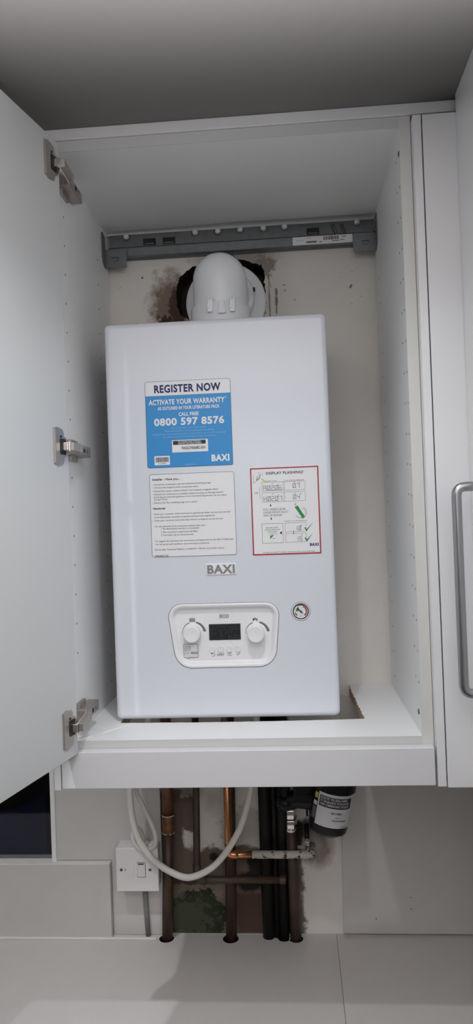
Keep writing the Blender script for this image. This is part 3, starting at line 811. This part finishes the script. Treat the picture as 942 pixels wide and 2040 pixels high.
# sticker 3: red bordered
o3 = rrect(.2528, .3722, .2842, .4372, .0012, 2)
b = sticker(o3, paper, '', '', redink, .0022); b.move(ORG); st3 = b.build('instruction_sticker', boil, label='white sticker with red border')
put('heading_text', st3, lambda b: b.text('DISPLAY FLASHING?', .2808, .3460, .4252, .0044, navyink, y=YT, bold=.02), 'navy heading')
def t3(b):
    gk = greyink
    b.frame(.2724, .3482, .3962, .4118, .0004, gk, YT); b.rect(.3095, .3099, .3962, .4118, gk, y=YT); b.rect(.3118, .3122, .3962, .4118, gk, y=YT)
    b.frame(.2726, .3480, .3770, .3936, .0004, gk, YT); b.rect(.3095, .3099, .3770, .3936, gk, y=YT); b.rect(.3118, .3122, .3770, .3936, gk, y=YT)
    b.frame(.2700, .3070, .3048, .3393, .0005, gk, YT); b.frame(.3104, .3477, .3237, .3393, .0004, gk, YT); b.frame(.3110, .3478, .3052, .3208, .0004, gk, YT)
    for st, x, z, w_ in (('A0206', .2750, .3975, .0050), ('H0207', .2752, .3785, .0050)):
        xx = x
        for k, ch in enumerate(st):
            seg7(b, ch, xx, z, w_, .0082, .0006, ink, YT); xx += w_+.0015
            if k in (0, 2): b.rect(xx-.0010, xx-.0004, z, z+.0007, ink, y=YT); xx += .0004
    for st, x, z in (('07', .3265, .4000), ('04', .3265, .3805)):
        seg7(b, st[0], x, z, .0050, .0078, .0006, ink, YT); b.rect(x+.0056, x+.0062, z, z+.0007, ink, y=YT); seg7(b, st[1], x+.0070, z, .0048, .0078, .0006, ink, YT)
    seg7(b, '1', .3300, .3257, .0020, .0078, .0006, ink, YT); seg7(b, '0', .3345, .3257, .0042, .0078, .0006, ink, YT); b.rect(.3328, .3335, .3257, .3264, ink, y=YT)
    seg7(b, '1', .3310, .3070, .0020, .0078, .0006, ink, YT); seg7(b, '5', .3352, .3070, .0042, .0078, .0006, ink, YT); b.rect(.3336, .3343, .3070, .3077, ink, y=YT)
    for x, z in ((.2912, .4088), (.3010, .4075), (.3300, .4106), (.3390, .4090), (.2912, .3905), (.3010, .3892), (.3300, .3910), (.3400, .3895), (.3395, .3355), (.3395, .3172)):
        b.poly([(x-.0009, z-.0007), (x+.0009, z-.0007), (x, z+.0010)], ink, YT)
    for x, z in ((.2868, .3708), (.2870, .3475)): b.poly([(x, z-.0030), (x+.0012, z), (x, z+.0030), (x-.0012, z)], ink, YT)
    b.rect(.3296, .3302, .3700, .3745, ink, y=YT); b.poly([(.3280, .3716), (.3299, .3693), (.3318, .3716), (.3299, .3703)], ink, YT)
    b.poly([(.3250, .3265), (.3256, .3220), (.3250, .3175), (.3244, .3220)], ink, YT)
    b.poly([(.3005, .3222), (.3050, .3252), (.3046, .3222), (.3050, .3192)], ink, YT)
    for k, t_ in enumerate(('PULL GREEN LEVER', 'UNDER FRONT RIGHT', 'SIDE OF BOILER')): b.text(t_, .2735, (.3130, .3172, .3065)[k], .3622-k*.0052, .0034, greyink, y=YT)
    b.text('To view our How To videos visit baxi.co.uk or scan QR code', .2700, .3610, .2877, .0021, ink, y=YT)
    b.text('BAXI', .3528, .3680, .2980, .0045, navyink, y=YT, bold=.05)
    b.rect(.2680, .2684, .3850, .4030, gk, y=YT); b.rect(.2680, .2702, .4027, .4031, gk, y=YT); b.rect(.2680, .2702, .3848, .3852, gk, y=YT)
    # small drawing of a boiler corner
    b.poly([(.2580, .4100), (.2700, .4190), (.2700, .4196), (.2580, .4106)], gk, YT); b.rect(.2580, .2584, .4100, .4260, gk, y=YT); b.rect(.2745, .2748, .4215, .4330, gk, y=YT)
    b.poly([(.2630, .4150), (.2700, .4205), (.2715, .4265), (.2640, .4215)], gk, YT); b.poly([(.2640, .4170), (.2690, .4210), (.2703, .4250), (.2650, .4212)], paper, YT-.0001)
    b.poly([(.2660, .4275), (.2695, .4285), (.2685, .4292)], ink, YT)
put('diagram', st3, t3, 'black line drawing and digits')
def t3r(b):
    b.text('ERROR CODE', .2800, .2990, .4127, .0017, redink, y=YT); b.text('LOW SYSTEM PRESSURE', .3120, .3470, .4127, .0017, redink, y=YT)
put('red_text', st3, t3r, 'red print')
put('red_text', st3, lambda b: b.text('OR', .2595, .2655, .3920, .0030, redink, y=YT), 'red word at the left')
def t3g(b):
    for x, z in ((.3440, .3300), (.3440, .3120)):
        b.poly([(x, z), (x+.0018, z+.0012), (x+.0040, z-.0028), (x+.0036, z-.0068)], greenink, YT); b.poly([(x+.0036, z-.0068), (x+.0040, z-.0028), (x+.0150, z+.0085), (x+.0140, z+.0072)], greenink, YT)
    b.poly([(.3285, .3668), (.3340, .3690), (.3460, .3488), (.3420, .3458)], greenink, YT-.0001)
    add_arc(b, arcring(.3390, .3570, .0100, .0100, .0006, .0006, -150, 60), greyink, YT); add_arc(b, arcring(.3390, .3570, .0078, .0078, .0005, .0005, -30, 70), greyink, YT)
    for k, (t_, a, c) in enumerate((('RELEASE WHEN', .2770, .2990), ('SYSTEM PRESSURE', .2750, .3010), ('IS BETWEEN', .2795, .2965), ('1.0 AND 1.5', .2815, .2965))): b.text(t_, a, c, .3310-k*.0036, .0019, greenink, y=YT)
    b.poly([(.2840, .3180), (.2910, .3192), (.2840, .3118)], greenink, YT); b.text('bar', .2885, .2930, .3122, .0018, ink, y=YT)
    b.text('CORRECT SYSTEM PRESSURE', .3085, .3490, .3415, .0016, greyink, y=YT)
put('green_marks', st3, t3g, 'green lever, ticks and print')
put('yellow_beam', st3, lambda b: b.poly([(.2715, .4175), (.2728, .4190), (.2810, .4128), (.2770, .4120)], yelink, YT+.0001), 'yellow wedge')

# ------------------------------------------------------------------ pipes
def vpipe(xt, xb, y, r, m, zt=.0025, zb=ZW-.02, **k):
    b = MB(); b.tube([(xt, y, zt), (xt+(xb-xt)*.5, y, (zt+zb)/2), (xb, y, zb)], r, m, 24); return b
p1 = thing('water_pipe', (-.20, .352, ZW), 'brown copper pipe with a soldered coupling, leftmost of the upright pipes', 'pipe')
b = MB(); b.tube([(-.189, .352, .0025), (-.1905, .352, -.275)], .0112, midcop, 24); b.build('upper_length', p1, label='brighter copper length')
b = MB(); b.tube([(-.1905, .352, -.275), (-.2015, .352, ZW-.02)], .0112, oldcop, 24); b.build('lower_length', p1, label='dark tarnished length')
b = MB(); b.lathe([(.0112, -.001), (.0128, 0), (.0130, .003), (.0126, .004), (.0126, .017), (.0131, .018), (.0131, .0195), (.0126, .0205), (.0126, .033), (.0130, .034), (.0128, .037), (.0112, .038)], midcop, Matrix.Translation((-.1908, .352, -.2945)), 28)
b.lathe([(.0129, 0), (.0135, .001), (.0129, .002)], flake, Matrix.Translation((-.1908, .352, -.2950)), 28, cap=False); b.lathe([(.0129, 0), (.0135, .001), (.0129, .002)], flake, Matrix.Translation((-.1906, .352, -.2585)), 28, cap=False)
b.build('coupling', p1, label='copper coupling with pale solder rings')

p2 = thing('water_pipe', (-.13, .357, -.383), 'thin dark brown pipe turning into a horizontal run behind the cable', 'pipe')
b = MB(); b.tube([(-.1262, .3575, .0025), (-.1315, .334, -.3835), (.048, .332, -.3835)], .0072, brownp, 20, rad=.012); b.build('tube', p2)
b = MB(); b.tube([(-.1312, .336, -.352), (-.1315, .334, -.3835), (-.1105, .3338, -.3835)], .0084, brownp, 20, rad=.014); b.build('elbow', p2)
b = MB(); b.cyl((.0385, .3321, -.3835), (.0500, .332, -.3835), .0088, brownp, 20); b.build('end_collar', p2)

p3 = thing('water_pipe', (-.0635, .336, -.331), 'bright copper pipe bending right into a run of flaking white paint', 'pipe')
b = MB(); b.tube([(-.0632, .332, .0025), (-.0636, .330, -.331), (-.012, .330, -.331)], .0073, copper, 20, rad=.013); b.build('bright_tube', p3)
b = MB(); b.tube([(-.0636, .330, -.308), (-.0636, .330, -.331), (-.0440, .330, -.331)], .0085, copper, 20, rad=.015); b.build('elbow', p3)
b = MB(); b.tube([(-.016, .330, -.331), (.106, .330, -.3315), (.106, .3735, -.3315)], .0078, flake, 20, rad=.014); b.build('painted_tube', p3, label='flaking white painted length')
b = MB(); b.box(.0925, .1005, .330, .372, -.325, -.305, flake, .002); b.tube([(.0965, .345, -.305), (.0965, .360, -.293), (.0965, .3735, -.290)], .005, blackp, 12); b.build('pipe_clip', p3)

b = vpipe(-.0560, -.0675, .3565, .0115, oldcop); b.build('water_pipe', base=(-.0675, .3565, ZW), label='dark brown pipe right behind the bright copper one, through the worktop', cat='pipe')
b = vpipe(.0105, .0105, .3600, .0125, blackp, zb=ZW+.0005); b.build('black_pipe', base=(.0105, .36, ZW), label='broad black pipe, leftmost of the black uprights', cat='pipe')
b = vpipe(.0305, .0285, .3600, .0060, blackp, zb=ZW+.0005); b.build('black_pipe', base=(.0295, .36, ZW), label='thin black pipe between two broader uprights', cat='pipe')
b = vpipe(.0465, .0430, .3560, .0095, blackp); b.build('black_pipe', base=(.044, .356, ZW), label='black pipe touching the right brown one, through the worktop', cat='pipe')
p8 = thing('water_pipe', (.0665, .352, ZW), 'brown pipe with a chrome nut, rightmost of the uprights', 'pipe')
b = MB(); b.tube([(.0640, .3545, -.268), (.0655, .3545, -.40), (.0665, .3545, ZW-.02)], .0112, brownp, 24); b.build('tube', p8)
b = MB()
MN = Matrix.Translation((.0640, .350, 0))
b.lathe([(.0118, -.2905), (.0122, -.2895), (.0122, -.2855), (.0118, -.2845)], chrome, MN, 28)
b.lathe([(.0128, -.2840), (.0135, -.2825), (.0135, -.2690), (.0128, -.2675)], chrome, MN, 6)
b.lathe([(.0105, -.2670), (.0105, -.2650)], darkm, MN, 20)
b.lathe([(.0122, -.2645), (.0130, -.2630), (.0130, -.2480), (.0122, -.2465)], chrome, MN, 6)
b.lathe([(.0100, -.2465), (.0092, -.2330), (.006, -.2300)], chrome, MN, 20)
b.build('compression_nut', p8, label='shiny chrome compression nut')

# grey conduit below the switch
b = MB(); b.tube([(-.2470, .361, -.404), (-.2425, .361, ZW+.001)], .0052, greyp, 14)
b.build('cable_conduit', base=(-.2425, .361, ZW), label='short grey conduit from the white switch box down to the worktop', cat='conduit')

# ------------------------------------------------------------------ magnetic filter
ax0, ax1 = Vector((.1350, .285, -.2650)), Vector((.1590, .285, -.1450))
fd = (ax1-ax0).normalized(); fM = Matrix.Translation(ax0) @ fd.to_track_quat('Z', 'Y').to_matrix().to_4x4()
fx = Vector((1, 0, 0)); fx = (fx-fd*fx.dot(fd)).normalized(); fy = fd.cross(fx)
fM = Matrix(((fx.x, fy.x, fd.x, ax0.x), (fx.y, fy.y, fd.y, ax0.y), (fx.z, fy.z, fd.z, ax0.z), (0, 0, 0, 1)))
fil = thing('magnetic_filter', ax0, 'tilted black filter canister with a white label, hanging under the pelmet', 'filter')
b = MB(); b.lathe([(.0001, -.0065), (.006, -.0065), (.006, -.0035), (.024, -.0035), (.030, .001), (.0365, .005), (.0385, .010), (.0388, .088), (.0388, .112)], blackpl, fM, 56)
b.cyl(fM @ Vector((.004, -.004, -.0035)), fM @ Vector((.004, -.004, -.009)), .0042, greyp, 14)
b.build('canister', fil)
b = MB(); b.lathe([(.0388, .0868), (.0430, .0885), (.0430, .104), (.0388, .106)], blackpl, fM, 56); b.build('screw_lid', fil)
RL = .0391
def wrap(u, y_, v):                                       # u metres round the drum from its front, v up its axis
    a = u/RL; rr = RL+y_; return fM @ Vector((rr*math.sin(a), -rr*math.cos(a), v))
b = MB()
n = 24; u0, u1 = -.032, .062
bb = bmesh.new(); A = [bb.verts.new(wrap(u0+(u1-u0)*k/n, 0, .0215)) for k in range(n+1)]; B = [bb.verts.new(wrap(u0+(u1-u0)*k/n, 0, .0845)) for k in range(n+1)]
for k in range(n): bb.faces.new((A[k], A[k+1], B[k+1], B[k]))
b._merge(bb, paper, None, True)
lab = b.build('label', fil, label='white printed label')
b = MB()
b.rect(-.0285, .0300, .0585, .0790, ink, y=.0002, fn=wrap)
for k, t_ in enumerate(('PLEASE FIX THIS SERIAL NUMBER', 'TO THE MAGNETIC FILTER SUPPLIED', 'WHEN COMMISSIONING THE BOILER')):
    b.text(t_, -.0265, .0345 if k else .0300, .0732-k*.0060, .0042, paper, y=.0004, fn=wrap, bold=.02)
b.rect(.0300, .0420, .0585, .0790, ink, y=.0002, fn=wrap)
b.text('830 COMBI 2', -.0010, .0220, .0480, .0034, ink, y=.0003, fn=wrap, bold=.03); b.text('SERIAL No', .0080, .0215, .0405, .0024, greyink, y=.0003, fn=wrap)
b.text('7NH253740068BC', .0020, .0330, .0345, .0030, ink, y=.0003, fn=wrap, bold=.02); b.text('22000986', .0220, .0360, .0235, .0026, ink, y=.0003, fn=wrap)
b.build('lettering', lab)
b = MB(); b.rect(-.0445, -.0335, .030, .0520, greyink, y=.0001, fn=wrap); b.rect(-.0440, -.0335, .055, .0635, paper, y=.0001, fn=wrap); b.rect(-.0430, -.0335, .069, .0800, yelink, y=.0001, fn=wrap); b.build('warning_label', fil, label='small yellow and white side label')
b = MB()
b.tube([(.0560, .318, -.2200), (.0800, .316, -.2130), (.1150, .305, -.2130)], .0185, blackpl, 24)
b.box(.0720, .1150, .300, .335, -.2180, -.1300, blackpl, .004)
b.lathe([(.0130, 0), (.0205, .001), (.0215, .004), (.0215, .014), (.0190, .018)], blackpl, Matrix.Translation((.1050, .306, -.2150)) @ Matrix.Rotation(PI/2+.2, 4, 'Y'), 28)
b.cyl((.098, .300, -.226), (.098, .300, -.2420), .0022, blackpl, 10)
b.build('valve_body', fil)
b = MB(); b.ball((.0545, .312, -.2205), .0185, blackpl, (1, .95, .85)); b.cyl((.0385, .305, -.2235), (.0545, .310, -.2180), .0085, blackpl, 16); b.box(.0490, .0600, .300, .335, -.2050, -.1350, blackpl, .003)
b.build('valve_tap', fil)
MB().cyl((.0945, .2985, -.2040), (.0945, .3005, -.2040), .0022, redpl, 12).build('indicator', fil, label='tiny red dot')

# ------------------------------------------------------------------ fused switch box
sp = thing('fused_spur', (-.255, .3665, -.36), 'white double-width switched spur box on the tile left of the pipes', 'switch')
b = MB(); b.box(-.2970, -.2125, .3405, .3665, -.404, -.3150, spurw, .0015); b.build('back_box', sp)
b = MB(); b.box(-.2990, -.2105, .3330, .3410, -.4062, -.3168, spurw, .002, seg=3); b.move((0, -.003, 0)); fp = b.build('face_plate', sp)
b = MB(); b.box(-.2785, -.2618, .3292, .3305, -.3760, -.3470, spurw, .0004); b.box(-.2797, -.2787, .3295, .3304, -.364, -.359, darkm); b.build('fuse_carrier', fp)
b = MB(); b.prism([(.3300, -.3760), (.3300, -.3470), (.3262, -.3480), (.3285, -.3755)], -.2544, -.2378, spurw, M=Matrix(((0, 1, 0, 0), (1, 0, 0, 0), (0, 0, 1, 0), (0, 0, 0, 1))), bev=.0005)
bmesh.ops.recalc_face_normals(b.bm, faces=b.bm.faces[:])
b.box(-.2550, -.2372, .3296, .3302, -.3766, -.3464, darkm); rk = b.build('rocker', fp)
MB().box(-.2520, -.2402, .3258, .3272, -.3496, -.3470, redpl, .0003).build('indicator', fp, label='red strip on the rocker')
for x in (-.2880, -.2280):
    b = MB(); b.lathe([(.0001, .0008), (.0030, .0004), (.0036, -.0006)], galv, Matrix.Translation((x, .3300, -.3615)) @ Matrix.Rotation(PI/2, 4, 'X'), 18)
    b.box(x-.0028, x+.0028, .3288, .3293, -.3620, -.3610, darkm); b.build('screw', fp)
MB().ball((-.2415, .352, -.3145), .009, spurw, (1, 1, .75)).build('cable_gland', sp)

# ------------------------------------------------------------------ cables
def smooth(pts, n=8):
    P = [Vector(p) for p in pts]; P = [P[0]*2-P[1]]+P+[P[-1]*2-P[-2]]; out = []
    for i in range(1, len(P)-2):
        for k in range(n):
            t = k/n; a, b_, c, d = P[i-1:i+3]
            out.append(.5*((2*b_)+(-a+c)*t+(2*a-5*b_+4*c-d)*t*t+(-a+3*b_-3*c+d)*t**3))
    out.append(P[-2]); return out
A = [(.0080, .30, .0025), (-.0030, .30, -.14), (-.0116, .30, -.1824), (-.0188, .30, -.2153), (-.0367, .30, -.2652), (-.0646, .30, -.3101), (-.0982, .300, -.345), (-.1425, .300, -.363), (-.1798, .302, -.3529),
     (-.2148, .305, -.3297), (-.2394, .308, -.2994), (-.2526, .308, -.2639), (-.2591, .308, -.2133), (-.2545, .308, -.17), (-.2180, .30, -.07), (-.2080, .27, .0025)]
MB().tube(smooth(A), .0066, cablew, 16).build('flex_cable', base=(-.1425, .3, -.363), label='thick white cable hanging in a wide loop in front of the pipes', cat='cable')
Bp = [(-.2000, .315, .0025), (-.2250, .32, -.08), (-.2499, .325, -.1835), (-.2359, .322, -.2274), (-.2195, .320, -.2631), (-.2121, .320, -.2885), (-.2159, .320, -.3088), (-.2297, .322, -.3189),
      (-.2400, .324, -.3200), (-.2522, .324, -.3107), (-.2609, .325, -.2934), (-.2573, .330, -.2802), (-.2490, .333, -.2790), (-.2440, .340, -.2950), (-.2420, .350, -.3130)]
MB().tube(smooth(Bp), .0046, cablew, 14).build('flex_cable', base=(-.23, .32, -.3189), label='thinner white cable looping down onto the switch box', cat='cable')

# ------------------------------------------------------------------ outside the window
MB().box(-1.6, -.656, .95, .97, -1.0, .50, navy, .002).build('fence_panel', base=(-1.05, .96, -1.0), label='dark navy panel seen through the window pane', cat='panel')
pt = thing('hanging_planter', (-.675, .66, -.16), 'black round planter with green leaves behind the window pane', 'planter')
b = MB(); pr = [(.001, -.212)]
for k in range(1, 13): a = PI/2*k/12; pr.append((.212*math.sin(a), -.212*math.cos(a)))
b.lathe(pr+[(.212, .03), (.205, .03)], potm, Matrix.Translation((-.675, .66, -.142)), 48); b.build('bowl', pt)
b = MB(); rl = random.Random(9)
for k in range(260):
    a = rl.uniform(0, 2*PI); rr = .205+rl.uniform(-.12, .03); z = -.10+rl.uniform(-.08, .10)
    if rr > .2: z -= rl.uniform(0, .05)
    c = Vector((-.675+rr*math.cos(a), .66+rr*math.sin(a), z)); L = rl.uniform(.018, .035)
    q = Matrix.Translation(c) @ Matrix.Rotation(rl.uniform(0, 6.3), 4, 'Z') @ Matrix.Rotation(rl.uniform(-.9, .9), 4, 'X')
    b.prism([(-L*.35, 0), (0, L*.6), (L*.35, 0), (0, -L*.8)], -.0005, .0005, leafm, M=q)
b.build('leaves', pt, kind='stuff')

# ------------------------------------------------------------------ lights: recessed ceiling downlights, and one added fill spot
def spot(loc, watts, size=144, color=(1., .97, .95), r=.022):
    l = bpy.data.lights.new('downlight', 'SPOT'); l.energy = watts; l.spot_size = math.radians(size); l.spot_blend = 1.
    l.shadow_soft_size = r; l.color = color
    o = bpy.data.objects.new('downlight', l); COL.objects.link(o); o.location = loc
    return o
COOL = (.90, .95, 1.)
def glow(loc, watts, color):
    l = bpy.data.lights.new('downlight_rim', 'POINT'); l.energy = watts; l.shadow_soft_size = .02; l.color = color
    o = bpy.data.objects.new('downlight_rim', l); COL.objects.link(o); o.location = loc
spot((.03, -.415, .985), 12.5, 130, COOL, .013)
spot((-.57, -.425, .985), 21, 142, COOL, .013)
for x in (.04, .54): spot((x, -1.2, .985), 5, 150, COOL, .02)
# added upward fill spot, unseen: washes the ceiling to just short of the cupboards
up = spot((.10, -1.75, -.30), 1020, 2*math.degrees(math.atan(1.70/1.3035)), (.97, .98, 1.), .06)
up.rotation_euler = (PI, 0, 0); up.data.spot_blend = .38; up.name = up.data.name = 'ceiling_fill_spot'
wd = bpy.data.worlds.new('night'); S.world = wd; wd.use_nodes = True
wd.node_tree.nodes['Background'].inputs[0].default_value = (.02, .025, .04, 1); wd.node_tree.nodes['Background'].inputs[1].default_value = .15

# ------------------------------------------------------------------ camera
def cam_axes(yaw, pitch, roll):
    cy, sy, cp, sp_, cr, sr = math.cos(yaw), math.sin(yaw), math.cos(pitch), math.sin(pitch), math.cos(roll), math.sin(roll)
    f = Vector((sy*cp, cy*cp, sp_)); r = Vector((cy, -sy, 0)); u = r.cross(f)
    return cr*r+sr*u, -sr*r+cr*u, f
r, u, f = cam_axes(-.0733, .0126, -.0357)
cd = bpy.data.cameras.new('camera'); co = bpy.data.objects.new('camera', cd); COL.objects.link(co)
M = Matrix(((r.x, u.x, -f.x, .0901), (r.y, u.y, -f.y, -1.2146), (r.z, u.z, -f.z, .3486), (0, 0, 0, 1)))
co.matrix_world = M
cd.sensor_fit = 'VERTICAL'; cd.sensor_height = 36.; cd.lens = 36.*1504.7/2040.; cd.clip_start = .01
S.camera = co
S.view_settings.view_transform = 'Standard'; S.view_settings.look = 'None'; S.view_settings.gamma = 1.; S.view_settings.use_curve_mapping = False
S.view_settings.exposure = -.15
S.cycles.max_bounces = 10; S.cycles.diffuse_bounces = 6; S.cycles.sample_clamp_indirect = 4.
